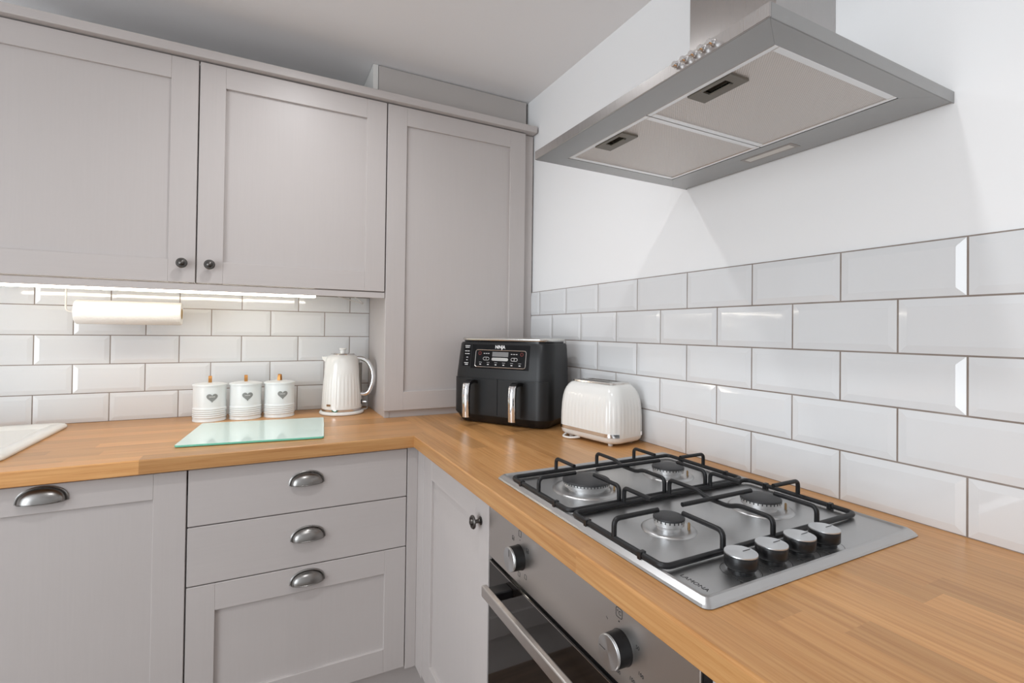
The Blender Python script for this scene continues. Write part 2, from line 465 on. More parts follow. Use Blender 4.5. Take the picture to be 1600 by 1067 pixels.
# base units on the back run ------------------------------------------------
FY = -0.64
cab = thing('base_cabinet', 'grey shaker base cabinet with cup handle beside the drawers', 'cabinet', (-1.54, -0.35, 0.15))
P('carcass', B(-1.838, -1.2385, FY + 0.034, -0.02, 0.150, 0.868), CARC, cab)
d = shaker(cab, 'door', -1.838, -1.2390, 0.160, 0.864, FY, st=0.073, rail=0.068)
P('cup_handle', cup_bm((-1.531, FY, 0.8235), 0.096, 0.037), PEWTER, d, 35, label='pewter cup handle')
dr = thing('drawer_unit', 'grey drawer unit with three pewter cup handles', 'drawer unit', (-0.93, -0.35, 0.15))
P('carcass', B(-1.2365, -0.637, FY + 0.034, -0.02, 0.150, 0.868), CARC, dr)
for z0, z1, hz, hx in ((0.7105, 0.8640, 0.7905, -0.939), (0.5495, 0.7075, 0.6265, -0.933)):
    d = slab(dr, 'drawer', -1.2350, -0.6385, z0, z1, FY)
    P('cup_handle', cup_bm((hx, FY, hz)), PEWTER, d, 35, label='pewter cup handle')
d = shaker(dr, 'pan_drawer', -1.2350, -0.6385, 0.160, 0.5465, FY, st=0.067, rail=0.074, label='deep framed pan drawer')
P('cup_handle', cup_bm((-0.933, FY, 0.4985)), PEWTER, d, 35, label='pewter cup handle')
post = thing('corner_post', 'grey painted corner post between the drawers and the corner cabinet', 'corner post', (-0.61, -0.62, 0.15))
P('strip', B(-0.6355, -0.6010, FY + 0.001, FY + 0.02, 0.150, 0.868, bev=0.0012), PV, post)
P('strip', B(-0.6010, -0.5800, -0.7030, FY + 0.02, 0.150, 0.868, bev=0.0012), PV, post)
for nm, bb in (('plinth', (-2.4, -0.55, -0.585, -0.567, 0.0, 0.150)), ('plinth', (-0.550, -0.532, -3.0, -0.585, 0.0, 0.150))):
    top(nm, B(*bb), PLINTH, 'grey plinth board under the drawers and base cabinet' if bb[0] < -2 else 'grey plinth board under the oven', 'plinth')
# base units on the right run
FX = -0.60
cab = thing('base_cabinet', 'grey shaker corner base cabinet with round knob beside the oven', 'cabinet', (-0.3, -0.95, 0.15))
P('carcass', B(FX + 0.034, -0.02, -1.198, -0.705, 0.150, 0.868), CARC, cab)
d = shaker(cab, 'door', -1.1970, -0.7045, 0.160, 0.866, FX, 'x', st=0.075, rail=0.072)
P('knob', knob_bm((FX, -1.152, 0.803), '-x'), DPEW, d, 30, label='pewter door knob')
cab = thing('base_cabinet', 'grey base cabinet on the far side of the oven from the corner', 'cabinet', (-0.3, -2.1, 0.15))
P('carcass', B(FX + 0.034, -0.02, -2.41, -1.8150, 0.150, 0.868), CARC, cab)
shaker(cab, 'door', -2.41, -1.8150, 0.160, 0.866, FX, 'x', st=0.075)

# ------------------------------------------------------------------ built-in oven
ov = thing('oven', 'stainless steel built-in oven with black glass door under the hob', 'oven', (-0.3, -1.5, 0.15))
OY0, OY1 = -1.7985, -1.2015
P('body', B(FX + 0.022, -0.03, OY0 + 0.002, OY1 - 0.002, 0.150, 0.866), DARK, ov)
P('control_panel', B(FX, FX + 0.021, OY0, OY1, 0.7430, 0.8690, bev=0.0015, seg=2), ST_OV, ov)
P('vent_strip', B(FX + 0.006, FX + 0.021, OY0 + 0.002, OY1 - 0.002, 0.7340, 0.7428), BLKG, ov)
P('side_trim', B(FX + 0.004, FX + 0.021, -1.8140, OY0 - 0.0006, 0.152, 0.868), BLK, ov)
dd = P('door', B(FX + 0.001, FX + 0.021, OY0, OY1, 0.285, 0.7335, bev=0.001), OVGLASS, ov, label='black glass oven door')
P('glass_edge', B(FX - 0.0004, FX + 0.010, OY0, OY1, 0.7312, 0.7328), SILV, dd)
hb = P('handle', B(-0.652, -0.640, -1.728, -1.276, 0.6985, 0.7215, bev=0.0025, seg=2), ST_OV, dd, label='flat steel bar handle')
for y in (-1.30, -1.70): P('handle_bracket', B(-0.642, FX + 0.002, y - 0.016, y + 0.016, 0.701, 0.719, bev=0.002), BLK, dd)
bm = B(FX + 0.002, FX + 0.021, OY0, OY1, 0.152, 0.283, bev=0.0015); P('lower_panel', bm, ST_OV, ov)
def oven_knob(y, z, ang):
    k = bmesh.new(); lathe(k, [(0.0245, 0), (0.0235, 0.004), (0.0232, 0.019), (0.0225, 0.021)], 36)
    xf(k, frame_mtx((FX, y, z), (0, -1, 0), (0, 0, 1))); o = P('knob', k, BLK, ov, 40)
    k = bmesh.new(); lathe(k, [(0.0226, 0.0205), (0.0232, 0.0215), (0.0232, 0.0238), (0.0222, 0.0248), (0.0005, 0.0246)], 36)
    xf(k, frame_mtx((FX, y, z), (0, -1, 0), (0, 0, 1))); P('knob_face', k, KNOBX, o, 40, label='spun aluminium knob face')
    k = B(0.006, 0.019, -0.0004, 0.0004, 0.0246, 0.0251); xf(k, Matrix.Rotation(ang, 4, 'Z')); xf(k, frame_mtx((FX, y, z), (0, -1, 0), (0, 0, 1)))
    P('pointer', k, PRINT, o)
KNOBF = mat('spun_aluminium', (0.66, 0.67, 0.68), 0.30, 1.0)
KNOBF.node_tree.nodes['Principled BSDF'].inputs['Anisotropic'].default_value = 0.7
KNOBX = KNOBF.copy()
for M_, ax_ in ((KNOBF, 'Z'), (KNOBX, 'X')):
    tg = M_.node_tree.nodes.new('ShaderNodeTangent'); tg.direction_type = 'RADIAL'; tg.axis = ax_
    M_.node_tree.links.new(tg.outputs[0], M_.node_tree.nodes['Principled BSDF'].inputs['Tangent'])
oven_knob(-1.3470, 0.7985, pi / 2); oven_knob(-1.6570, 0.7985, pi * 0.98)
def oprint(name, s, y, z, size, rot=0):
    M_ = frame_mtx((FX - 0.0002, y, z), (0, -1, 0), (0, 0, 1)) @ Matrix.Rotation(rot, 4, 'Z')
    P(name, text_bm(s, size, M_, 0.0001), PRINT, ov)
def oring(name, y, z, w_, h_, r, t=0.0005):
    lp = rrect(w_, h_, r, 4); bm = bmesh.new(); tube(bm, [(p[0], p[1], 0) for p in lp], t, 4, True)
    xf(bm, frame_mtx((FX - 0.0001, y, z), (0, -1, 0), (0, 0, 1))); P(name, bm, PRINT, ov)
oring('temperature_symbol', -1.651, 0.8445, 0.0135, 0.0135, 0.003); oprint('temperature_symbol', '°C', -1.651, 0.8445, 0.0085)
oprint('dial_number', '50', -1.6905, 0.8170, 0.0075); oprint('dial_number', '100', -1.6975, 0.7840, 0.0075, -0.15); oprint('dial_number', '150', -1.6800, 0.7665, 0.0075, -0.1)
oprint('dial_number', '200', -1.6500, 0.7600, 0.0075); oprint('dial_mark', '•', -1.651, 0.8320, 0.010); oprint('dial_mark', '–', -1.6240, 0.8240, 0.009, -0.7)
oprint('dial_mark', '·', -1.6240, 0.8010, 0.010); oprint('indicator_mark', '•', -1.7280, 0.7835, 0.016)
oring('oven_symbol', -1.347, 0.8450, 0.0095, 0.0120, 0.0015); oprint('dial_mark', '•', -1.347, 0.8320, 0.009)
for y, z in ((-1.318, 0.826), (-1.378, 0.823), (-1.372, 0.770), (-1.345, 0.764)): oring('function_symbol', y, z, 0.0075, 0.0085, 0.001, 0.0004)
for y, z in ((-1.318, 0.825), (-1.378, 0.822)): oprint('function_symbol', '≈', y, z, 0.008)

# ------------------------------------------------------------------ wall units
UY = -0.335; UZ0, UZ1 = 1.394, 2.116
def upper(u0, u1, kx, label):
    c = thing('wall_cabinet', label, 'cabinet', ((u0 + u1) / 2, -0.16, 1.39))
    P('carcass', B(u0, u1, UY + 0.034, -0.001, 1.390, 2.118), CARC, c)
    d = shaker(c, 'door', u0 + 0.0015, u1 - 0.0015, UZ0, UZ1, UY, st=0.0735, rail=0.072)
    P('knob', knob_bm((kx, UY, 1.4535), '-y'), DPEW, d, 30, label='pewter door knob')
upper(-1.858, -1.2585, -1.2945, 'grey shaker wall cabinet above the paper towel roll')
upper(-1.2575, -0.6500, -1.2190, 'grey shaker wall cabinet above the canisters')
tc = thing('tall_cabinet', 'tall grey shaker cabinet standing on the worktop in the corner', 'cabinet', (-0.32, -0.16, WT))
P('carcass', B(-0.6385, -0.044, UY + 0.0225, -0.001, WT + 0.002, 2.118), CARC, tc)
P('side_panel', B(-0.6490 + 0.008, -0.6225, UY + 0.0170, 0.0, WT, 2.117, bev=0.0008), PV, tc)
P('base_strip', B(-0.6220, -0.046, UY + 0.0185, UY + 0.024, WT, 0.9360), PX, tc)
P('filler', B(-0.0435, -0.0005, UY + 0.017, UY + 0.035, WT, 2.117), PV, tc)
shaker(tc, 'door', -0.6470, -0.0465, 0.9385, UZ1, UY, st=0.0745, rail=0.072)
top('cornice', B(-1.95, -0.001, UY - 0.023, UY + 0.03, 2.1205, 2.1495, bev=0.0025, seg=2), PX, 'grey cornice strip along the top of the wall cabinets', 'cornice')
top('light_pelmet', B(-1.858, -0.6495, UY + 0.003, UY + 0.022, 1.3690, 1.3905, bev=0.001), PX, 'grey pelmet strip under the wall cabinets', 'pelmet')
bk = thing('bulkhead', 'grey boxing panel between the tall cabinet and the ceiling', 'boxing', (-0.34, -0.13, 2.118))
P('front_panel', B(-0.6700, -0.0060, -0.262, -0.246, 2.119, CZ - 0.004, bev=0.0008), PANELGREY, bk)
P('side_panel', B(-0.6910, -0.6720, -0.260, 0.006, 2.119, CZ - 0.002), GREYW, bk, label='white end panel')

# under-cabinet light ---------------------------------------------------------
lt = thing('strip_light', 'long glowing LED strip light under the wall cabinets', 'light', (-1.37, -0.24, 1.365))
P('profile', B(-1.858, -0.886, -0.250, -0.230, 1.3760, 1.3898), GREYW, lt)
P('diffuser', B(-1.858, -0.887, -0.248, -0.232, 1.3655, 1.3762, bev=0.002), LED, lt, label='glowing white diffuser')
cb = fillet([(-0.886, -0.240, 1.384), (-0.80, -0.16, 1.381), (-0.74, -0.10, 1.370), (-0.690, -0.10, 1.356), (-0.682, -0.07, 1.360), (-0.70, -0.05, 1.378), (-0.72, -0.04, 1.390)], 0.03)
bm = bmesh.new(); tube(bm, cb, 0.0022, 6); P('cable', bm, GREYW, lt, 60)

# paper towel ------------------------------------------------------------------
ROLLC = (-0.110, 1.2965)
hd = thing('roll_holder', 'white wire paper towel holder fixed under the wall cabinet', 'holder', (-1.47, ROLLC[0], 1.27))
bm = bmesh.new()
tube(bm, fillet([(-1.640, ROLLC[0], 1.389), (-1.640, ROLLC[0], ROLLC[1]), (-1.340, ROLLC[0], ROLLC[1]), ], 0.015), 0.0028, 8)
P('wire', bm, GREYW, hd, 60)
P('bracket', B(-1.665, -1.615, ROLLC[0] - 0.02, ROLLC[0] + 0.02, 1.386, 1.390, bev=0.001), GREYW, hd)
rl = thing('paper_towel_roll', 'white paper towel roll hanging under the wall cabinet', 'paper towel', (-1.467, ROLLC[0], 1.256))
bm = bmesh.new()
R1 = 0.0405
lathe(bm, [(0.0185, -1.613), (R1 - 0.003, -1.6135), (R1, -1.610), (R1, -1.324), (R1 - 0.002, -1.3205), (0.0185, -1.3210)], 40, ROLLC[0], ROLLC[1], False, False, 'x')
P('paper', bm, PAPER, rl, 50)
bm = bmesh.new()
lathe(bm, [(0.0188, -1.613), (0.0188, -1.3200), (0.0168, -1.3200), (0.0168, -1.613)], 32, ROLLC[0], ROLLC[1], False, False, 'x')
P('core', bm, CARD, rl, 50, label='brown cardboard core')

# ------------------------------------------------------------------ cooker hood
HX, HY0, HY1, HZ = -0.492, -1.805, -1.199, 1.660
hood = thing('cooker_hood', 'stainless steel chimney cooker hood on the wall above the hob', 'cooker hood', (-0.2, -1.5, HZ))
P('canopy', B(HX + 0.002, WR, HY0 + 0.0015, HY1 - 0.0015, HZ + 0.0165, HZ + 0.0195), ST_Y, hood)
P('fascia', B(HX, HX + 0.003, HY0, HY1, HZ, HZ + 0.020, bev=0.0007), ST_Z, hood)
for y in (HY0, HY1 - 0.0016): P('side_edge', B(HX + 0.003, WR, y, y + 0.0016, HZ, HZ + 0.020), ST_X, hood)
FXa, FXb, FYa, FYb = -0.4285, -0.0965, -1.7680, -1.2460
def poly_slab(pts, z0, z1):
    bm = bmesh.new(); loft(bm, [[(x, y, z0) for x, y in pts], [(x, y, z1) for x, y in pts]]); return bm
e = 0.0004
P('rim', poly_slab([(HX + 0.003, HY0 + 0.002), (HX + 0.003, HY1 - 0.002), (FXa, FYb), (FXa, FYa)], HZ, HZ + 0.005), ST_Y, hood)
P('rim', poly_slab([(HX + 0.0034, HY0 + 0.002), (FXa + e, FYa), (FXb, FYa), (-0.045, HY0 + 0.002)], HZ, HZ + 0.005), ST_X, hood)
P('rim', poly_slab([(HX + 0.0034, HY1 - 0.002), (-0.045, HY1 - 0.002), (FXb, FYb), (FXa + e, FYb)], HZ, HZ + 0.005), ST_X, hood)
P('rim', poly_slab([(FXb + e, FYa), (FXb + e, FYb), (-0.0446, HY1 - 0.002), (0.0, HY1 - 0.002), (0.0, HY0 + 0.002), (-0.0446, HY0 + 0.002)], HZ, HZ + 0.005), ST_Y, hood)
for y0, y1, ly0, ly1 in ((FYa + 0.001, -1.5085, -1.686, -1.597), (-1.5060, FYb - 0.001, -1.425, -1.334)):
    lx0, lx1 = -0.4155, -0.3735
    cxm, cym = (lx0 + lx1) / 2 - 0.004, (ly0 + ly1) / 2 - 0.004
    sl = (cxm - 0.010, cxm + 0.010, cym - 0.024, cym + 0.022)
    def ring(x0_, x1_, y0_, y1_, z0_, z1_, h):
        bm = bmesh.new()
        box(bm, x0_, h[0], y0_, y1_, z0_, z1_); box(bm, h[1], x1_, y0_, y1_, z0_, z1_)
        box(bm, h[0], h[1], y0_, h[2], z0_, z1_); box(bm, h[0], h[1], h[3], y1_, z0_, z1_)
        return bm
    f = P('grease_filter', ring(FXa + 0.008, FXb - 0.008, y0 + 0.008, y1 - 0.008, HZ + 0.0022, HZ + 0.005, sl), FILT, hood, label='perforated aluminium grease filter')
    bm = bmesh.new(); t = 0.0115; zz = (HZ + 0.0004, HZ + 0.005)
    box(bm, FXa + 0.0015, FXa + t, y0, y1, *zz, bev=0.0008); box(bm, FXb - t, FXb - 0.0015, y0, y1, *zz, bev=0.0008)
    box(bm, FXa + t, FXb - t, y0, y0 + t, *zz, bev=0.0008); box(bm, FXa + t, FXb - t, y1 - t, y1, *zz, bev=0.0008)
    P('filter_frame', bm, ALU, f)
    P('latch', ring(lx0, lx1, ly0, ly1, HZ - 0.0012, HZ + 0.003, sl), OLIVE, f, label='olive grey filter latch')
    bm = ring(sl[0] - 0.001, sl[1] + 0.001, sl[2] - 0.001, sl[3] + 0.001, HZ + 0.0028, HZ + 0.0160, sl)
    box(bm, sl[0] - 0.001, sl[1] + 0.001, sl[2] - 0.001, sl[3] + 0.001, HZ + 0.0150, HZ + 0.0163)
    P('latch_recess', bm, OLIVE, f)
    P('latch_lever', B(cxm + 0.003, cxm + 0.0095, cym - 0.022, cym + 0.020, HZ - 0.0040, HZ - 0.0010, bev=0.001), OLIVE, f)
lm = P('lamp_surround', B(-0.0660, -0.0330, -1.5560, -1.4320, HZ - 0.0006, HZ + 0.002), mat('lamp_surround', (0.36, 0.33, 0.31), 0.45, 0.6), hood)
P('lamp_lens', B(-0.0600, -0.0410, -1.5480, -1.4400, HZ - 0.0012, HZ + 0.001), LENS, lm, label='frosted lamp lens')
for i in range(5):
    y = -1.648 - i * 0.0168; k = bmesh.new()
    lathe(k, [(0.0056, 0), (0.0056, 0.002), (0.0046, 0.003), (0.0044, 0.0085), (0.0036, 0.0098), (0.0005, 0.0100)], 16)
    xf(k, frame_mtx((HX, y, HZ + 0.0115), (0, -1, 0), (0, 0, 1))); P('push_button', k, CHROME, hood, 35)
ch = P('chimney', B(-0.190, WR, -1.6050, -1.3900, HZ + 0.019, CZ, bev=0.0012), ST_Z, hood)
bm = bmesh.new(); loft(bm, [[(x, y, HZ + 0.0192) for x, y in ((HX + 0.01, HY0 + 0.01), (WR, HY0 + 0.01), (WR, HY1 - 0.01), (HX + 0.01, HY1 - 0.01))],
                           [(x, y, HZ + 0.030) for x, y in ((-0.195, -1.61), (WR, -1.61), (WR, -1.385), (-0.195, -1.385))]])
P('canopy_top', bm, ST_Y, hood)

# ------------------------------------------------------------------ gas hob
HB = (-0.578, -0.062, -1.788, -1.189)          # x0 x1 y0 y1
hcx, hcy = (HB[0] + HB[1]) / 2, (HB[2] + HB[3]) / 2; hw, hd_ = HB[1] - HB[0], HB[3] - HB[2]
hob = thing('gas_hob', 'stainless steel four burner gas hob set in the oak worktop', 'hob', (hcx, hcy, WT))
bm = bmesh.new()
loft(bm, [rrect(hw - 2 * i, hd_ - 2 * i, max(0.004, 0.012 - i * 0.4), 5, hcx, hcy, z) for i, z in
          ((0.001, WT + 0.0002), (0, WT + 0.0015), (0.002, WT + 0.0045), (0.009, WT + 0.0105), (0.012, WT + 0.0115), (0.0135, WT + 0.0112), (0.0170, WT + 0.0085))], True, True)
P('hob_plate', bm, ST_HOB, hob, 14)
PZ = WT + 0.0085
BURN = [(-0.450, -1.362, 0.049, 0.072), (-0.216, -1.360, 0.0355, 0.058), (-0.4470, -1.594, 0.0255, 0.046), (-0.2140, -1.597, 0.0355, 0.058)]
for bx_, by_, r, R in BURN:
    bm = bmesh.new()
    lathe(bm, [(R, PZ - 0.0008), (R * 0.985, PZ + 0.0012), (R * 0.93, PZ + 0.0030), (R * 0.84, PZ + 0.0036), (R * 0.70, PZ + 0.0020), (r * 1.02, PZ + 0.0014), (r * 0.9, PZ + 0.0014)], 48, bx_, by_, False, True)
    bo = P('burner', bm, ST_HOB, hob, 50)
    bm = bmesh.new()
    lathe(bm, [(r * 0.80, PZ), (r * 0.80, PZ + 0.006), (r * 0.90, PZ + 0.0075), (r * 0.98, PZ + 0.009), (r * 0.98, PZ + 0.0145), (r * 1.0, PZ + 0.016), (r * 1.0, PZ + 0.0185), (r * 0.9, PZ + 0.0185)], 40, bx_, by_)
    P('burner_ring', bm, ALU, bo, 30)
    bm = bmesh.new()                                  # solid blocks round the ring, black painted in for the shaded flame ports
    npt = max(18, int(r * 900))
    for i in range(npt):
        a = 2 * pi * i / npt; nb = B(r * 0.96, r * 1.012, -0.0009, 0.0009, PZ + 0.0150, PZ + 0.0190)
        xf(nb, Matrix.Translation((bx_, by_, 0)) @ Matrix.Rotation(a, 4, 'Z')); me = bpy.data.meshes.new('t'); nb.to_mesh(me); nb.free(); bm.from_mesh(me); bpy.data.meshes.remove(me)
    P('flame_port_shade', bm, CAP_PORT_BLK, bo)
    bm = bmesh.new()
    lathe(bm, [(r * 0.9, PZ + 0.0186), (r * 1.02, PZ + 0.0186), (r * 1.03, PZ + 0.0200), (r * 1.0, PZ + 0.0218), (r * 0.93, PZ + 0.0228), (r * 0.4, PZ + 0.0240), (0.0005, PZ + 0.0242)], 40, bx_, by_)
    P('burner_cap', bm, CAP_PORT_BLK, bo, 35, label='black burner cap')
    bm = bmesh.new(); lathe(bm, [(0.0022, PZ), (0.0022, PZ + 0.012), (0.0012, PZ + 0.014)], 10, bx_ + r * 0.8 + 0.004, by_ - r * 0.75 - 0.002)
    P('igniter', bm, mat('igniter_tan', srgb(150, 120, 80), 0.4), bo, 40)
ZF, ZT = WT + 0.0150, WT + 0.0450
def grate(y0, y1, x0, x1, b1, b2, yc):
    rr = 0.0042
    lp = rrect(x1 - x0, y1 - y0, 0.014, 5, (x0 + x1) / 2, (y0 + y1) / 2, ZF)
    bm = bmesh.new(); tube(bm, lp, 0.0047, 8, True); gr = P('pan_support', bm, IRON, hob, 50, label='black wire pan support')
    def finger(pts):
        bm = bmesh.new(); tube(bm, fillet(pts, 0.011, 5), rr, 8); P('finger', bm, IRON, gr, 50)
    for bx_, s in ((b1, 0.042), (b2, 0.042)):
        finger([(bx_, y1, ZF), (bx_, y1, ZT), (bx_, yc + s, ZT)]); finger([(bx_, y0, ZF), (bx_, y0, ZT), (bx_, yc - s + 0.012, ZT)])
    finger([(x0, yc, ZF), (x0, yc, ZT), (b1 - 0.026, yc, ZT)]); finger([(x1, yc, ZF), (x1, yc, ZT), (b2 + 0.040, yc, ZT)])
    xm = (b1 + b2) / 2
    finger([(xm, y1, ZF), (xm, y1, ZT), (xm, yc + 0.045, ZT), (xm, yc + 0.025, ZT - 0.008), (xm, yc - 0.025, ZT - 0.008), (xm, yc - 0.045, ZT), (xm, y0, ZT), (xm, y0, ZF)])
    bm = bmesh.new(); tube(bm, [(b1 + 0.030, yc, ZT), (b2 - 0.026, yc, ZT)], rr, 8); P('cross_bar', bm, IRON, gr, 50)
    for px in (x0, x1):
        for py in (y0 + 0.045, y1 - 0.045): P('rubber_foot', B(px - 0.006, px + 0.006, py - 0.004, py + 0.004, PZ - 0.0005, ZF + 0.0052, bev=0.001), BLK, gr)
grate(-1.4680, -1.2430, -0.5650, -0.0985, -0.450, -0.216, -1.359)
grate(-1.7030, -1.4790, -0.5650, -0.0965, -0.447, -0.214, -1.595)
KX = (-0.4640, -0.3975, -0.3310, -0.2680)
for kx in KX:
    ky = -1.7470
    bm = bmesh.new(); lathe(bm, [(0.0175, PZ), (0.0170, PZ + 0.005), (0.0205, PZ + 0.0065), (0.0220, PZ + 0.009), (0.0222, PZ + 0.0235), (0.0215, PZ + 0.0245)], 40, kx, ky)
    kb = P('control_knob', bm, BLK, hob, 40)
    bm = bmesh.new(); lathe(bm, [(0.0216, PZ + 0.0242), (0.0222, PZ + 0.0250), (0.0220, PZ + 0.0265), (0.0005, PZ + 0.0266)], 40, kx, ky)
    P('knob_face', bm, KNOBF, kb, 40, label='spun aluminium knob face')
    bm = B(kx + 0.004, kx + 0.019, ky - 0.0004, ky + 0.0004, PZ + 0.0264, PZ + 0.0270); P('pointer', bm, PRINT, kb)
    bm = bmesh.new(); lathe(bm, [(0.0275, PZ - 0.0002), (0.0275, PZ + 0.0002), (0.0268, PZ + 0.0002)], 40, kx, ky, False, False)
    P('knob_ring', bm, PRINT, kb)
    bm = bmesh.new(); sx_, sy_ = kx - 0.026, ky - 0.0205     # burner position symbol
    tube(bm, [(sx_ - 0.0028, sy_ - 0.0045, PZ), (sx_ + 0.0028, sy_ - 0.0045, PZ), (sx_ + 0.0028, sy_ + 0.0045, PZ), (sx_ - 0.0028, sy_ + 0.0045, PZ)], 0.0003, 4, True)
    i = KX.index(kx); qx, qy = ((-1, -1), (-1, 1), (1, 1), (1, -1))[i]
    box(bm, sx_ + (qx - 1) * 0.0014, sx_ + (qx + 1) * 0.0014, sy_ + (qy - 1) * 0.0022, sy_ + (qy + 1) * 0.0022, PZ - 0.0002, PZ + 0.0004)
    P('burner_symbol', bm, PRINT, hob)
P('lettering', text_bm('LAMONA', 0.0100, frame_mtx((-0.5490, -1.7420, PZ + 0.0001), (0, -1, 0), (1, 0, 0)), 0.0001, 1.12), PRINT, hob)

# ------------------------------------------------------------------ sink drainer
sk = thing('sink', 'white ceramic sink drainer with raised rim on the worktop', 'sink', (-2.1, -0.3, WT))
bm = bmesh.new(); cx_, cy_, w_, d_ = -2.135, -0.312, 1.0, 0.505
loft(bm, [rrect(w_ - 2 * i, d_ - 2 * i, max(0.006, 0.030 - i * 0.5), 6, cx_, cy_, z) for i, z in
          ((0.003, WT), (0, WT + 0.004), (0.001, WT + 0.010), (0.006, WT + 0.0145), (0.016, WT + 0.0165), (0.036, WT + 0.0150), (0.052, WT + 0.0085), (0.058, WT + 0.0065))])
P('drainer', bm, CERAM, sk, 50)
# ------------------------------------------------------------------ glass chopping board
ang = radians(-6.0)
cbd = thing('chopping_board', 'mint green glass chopping board in front of the canisters', 'chopping board', (-1.066, -0.402, WT), ang)
bm = bmesh.new()
loft(bm, [rrect(0.394 - 2 * i, 0.352 - 2 * i, 0.010, 5, 0, 0, z) for i, z in ((0.001, 0.0012), (0, 0.002), (0, 0.0062), (0.0010, 0.0070))], True, False)
P('glass_edge', bm, GLASSE, cbd, 40, False)
bm = bmesh.new(); loft(bm, [rrect(0.3922, 0.3502, 0.0095, 5, 0, 0, 0.0069), rrect(0.3922, 0.3502, 0.0095, 5, 0, 0, 0.0070)]); P('top_face', bm, GLASS, cbd, False, False)
for x in (-0.17, 0.17):
    for y in (-0.15, 0.15):
        bm = bmesh.new(); lathe(bm, [(0.006, 0), (0.006, 0.0014)], 12, x, y); P('rubber_foot', bm, GREYW, cbd, False, False)

# ------------------------------------------------------------------ canisters
def heart(s):
    pts = []
    for i in range(40):
        t = 2 * pi * i / 40
        pts.append((s * 16 * sin(t) ** 3 / 16, s * (13 * cos(t) - 5 * cos(2 * t) - 2 * cos(3 * t) - cos(4 * t)) / 16))
    return pts
def canister(x, y, rot, hoff, label, loop_rot):
    c = thing('canister', label, 'canister', (x, y, WT), rot, 'white heart canisters on the worktop')
    R = 0.0530; prof = [(R, 0.0), (R + 0.0012, 0.0015), (R + 0.0012, 0.003), (R, 0.005), (R, 0.012)]
    for i in range(5):
        z = 0.014 + i * 0.0073
        prof += [(R + 0.0001, z), (R + 0.0016, z + 0.0015), (R + 0.0016, z + 0.0035), (R + 0.0001, z + 0.005)]
    prof += [(R, 0.055), (R, 0.130), (R - 0.002, 0.1315)]
    bm = bmesh.new(); lathe(bm, prof, 48); P('body', bm, CANM, c, 50, False)
    bm = bmesh.new(); lathe(bm, [(R + 0.0004, 0.1270), (R + 0.0024, 0.1275), (R + 0.0030, 0.1300), (R + 0.0022, 0.1325), (R - 0.004, 0.1345), (R - 0.020, 0.1375), (0.0005, 0.1385)], 48)
    ld = P('lid', bm, GREYW if False else CANM, c, 50, False)
    bm = bmesh.new(); pts = [(0.0075 * cos(pi * i / 12) * 0.9, 0, 0.137 + 0.024 * sin(pi * i / 12) ** 0.7) for i in range(13)]
    lw = 0.0055; loops = []
    for (px, _, pz) in pts:
        dirv = Vector((px * 1.2, 0, (pz - 0.145))).normalized() * 0.0011
        loops.append([(px + dirv.x, -lw, pz + dirv.z), (px + dirv.x, lw, pz + dirv.z), (px - dirv.x, lw, pz - dirv.z), (px - dirv.x, -lw, pz - dirv.z)])
    loft(bm, loops); xf(bm, Matrix.Rotation(loop_rot, 4, 'Z'))
    P('handle_loop', bm, LEATH, ld, 40, False, label='tan metal loop handle')
    hs = 0.0175; bm = bmesh.new(); vs = []; fr = []
    for off in (0.0004, 0.0012):
        lp = []
        for hx, hz in heart(hs):
            a = -pi / 2 + (hx) / R
            lp.append(((R + off) * cos(a), (R + off) * sin(a), 0.088 + hz))
        fr.append(lp)
    loft(bm, fr, True, True); bmesh.ops.triangulate(bm, faces=[f for f in bm.faces if len(f.verts) > 4]); P('heart', bm, HEART, c, False, False, label='silver grey heart emblem')
    bm = bmesh.new(); n = 26
    pts = []
    for i in range(n):
        hx = -0.009 + 0.018 * i / (n - 1); a = -pi / 2 + hx / R
        pts.append(((R + 0.0014) * cos(a), (R + 0.0014) * sin(a), 0.0905 + 0.0016 * sin(i * 1.6)))
    tube(bm, pts, 0.0006, 5); P('script_mark', bm, PRINTW, c, 60, False)
canister(-1.2300, -0.1080, radians(12), 0, 'white heart canister standing closest to the sink', radians(80))
canister(-1.1145, -0.1060, radians(8), 0, 'white heart canister in the middle of the row of three', radians(86))
canister(-0.9990, -0.1060, radians(10), 0, 'white heart canister standing closest to the kettle', radians(50))

# ------------------------------------------------------------------ kettle
kt = thing('kettle', 'white ribbed kettle with chrome handle beside the tall cabinet', 'kettle', (-0.770, -0.130, WT), radians(-22))
bm = bmesh.new(); lathe(bm, [(0.078, 0.0), (0.085, 0.002), (0.0865, 0.007), (0.084, 0.0115), (0.076, 0.0135), (0.03, 0.0135)], 48); P('power_base', bm, WHITEG, kt, 50, False)
bm = bmesh.new(); lathe(bm, [(0.074, 0.0130), (0.0775, 0.0145), (0.0775, 0.0225), (0.075, 0.0235)], 48); P('chrome_band', bm, CHROME, kt, 50, False)
def kr(z):
    t = (z - 0.0232) / (0.236 - 0.0232)
    if t < 0.62: return 0.0775 - 0.0075 * (t / 0.62) ** 1.5
    u = (t - 0.62) / 0.38
    return 0.070 - 0.022 * (1 - math.sqrt(max(0, 1 - u ** 2.4)))
loops = []; NP = 192
zs = [0.0232 + (0.236 - 0.0232) * i / 26 for i in range(27)]
for z in zs:
    lp = []
    fade = min(1, max(0, (z - 0.030) / 0.01)) * min(1, max(0, (0.165 - z) / 0.03))
    for i in range(NP):
        a = 2 * pi * i / NP; fl = abs(sin(a * 16)) ** 0.6 - 1
        dv = ((a + pi / 2 + pi) % (2 * pi)) - pi
        r = kr(z) + 0.0016 * fl * fade * (1 if abs(dv) < 1.15 or True else 0)
        lp.append((r * cos(a), r * sin(a), z))
    loops.append(lp)
bm = bmesh.new(); loft(bm, loops); P('body', bm, WHITEG, kt, 50, False)
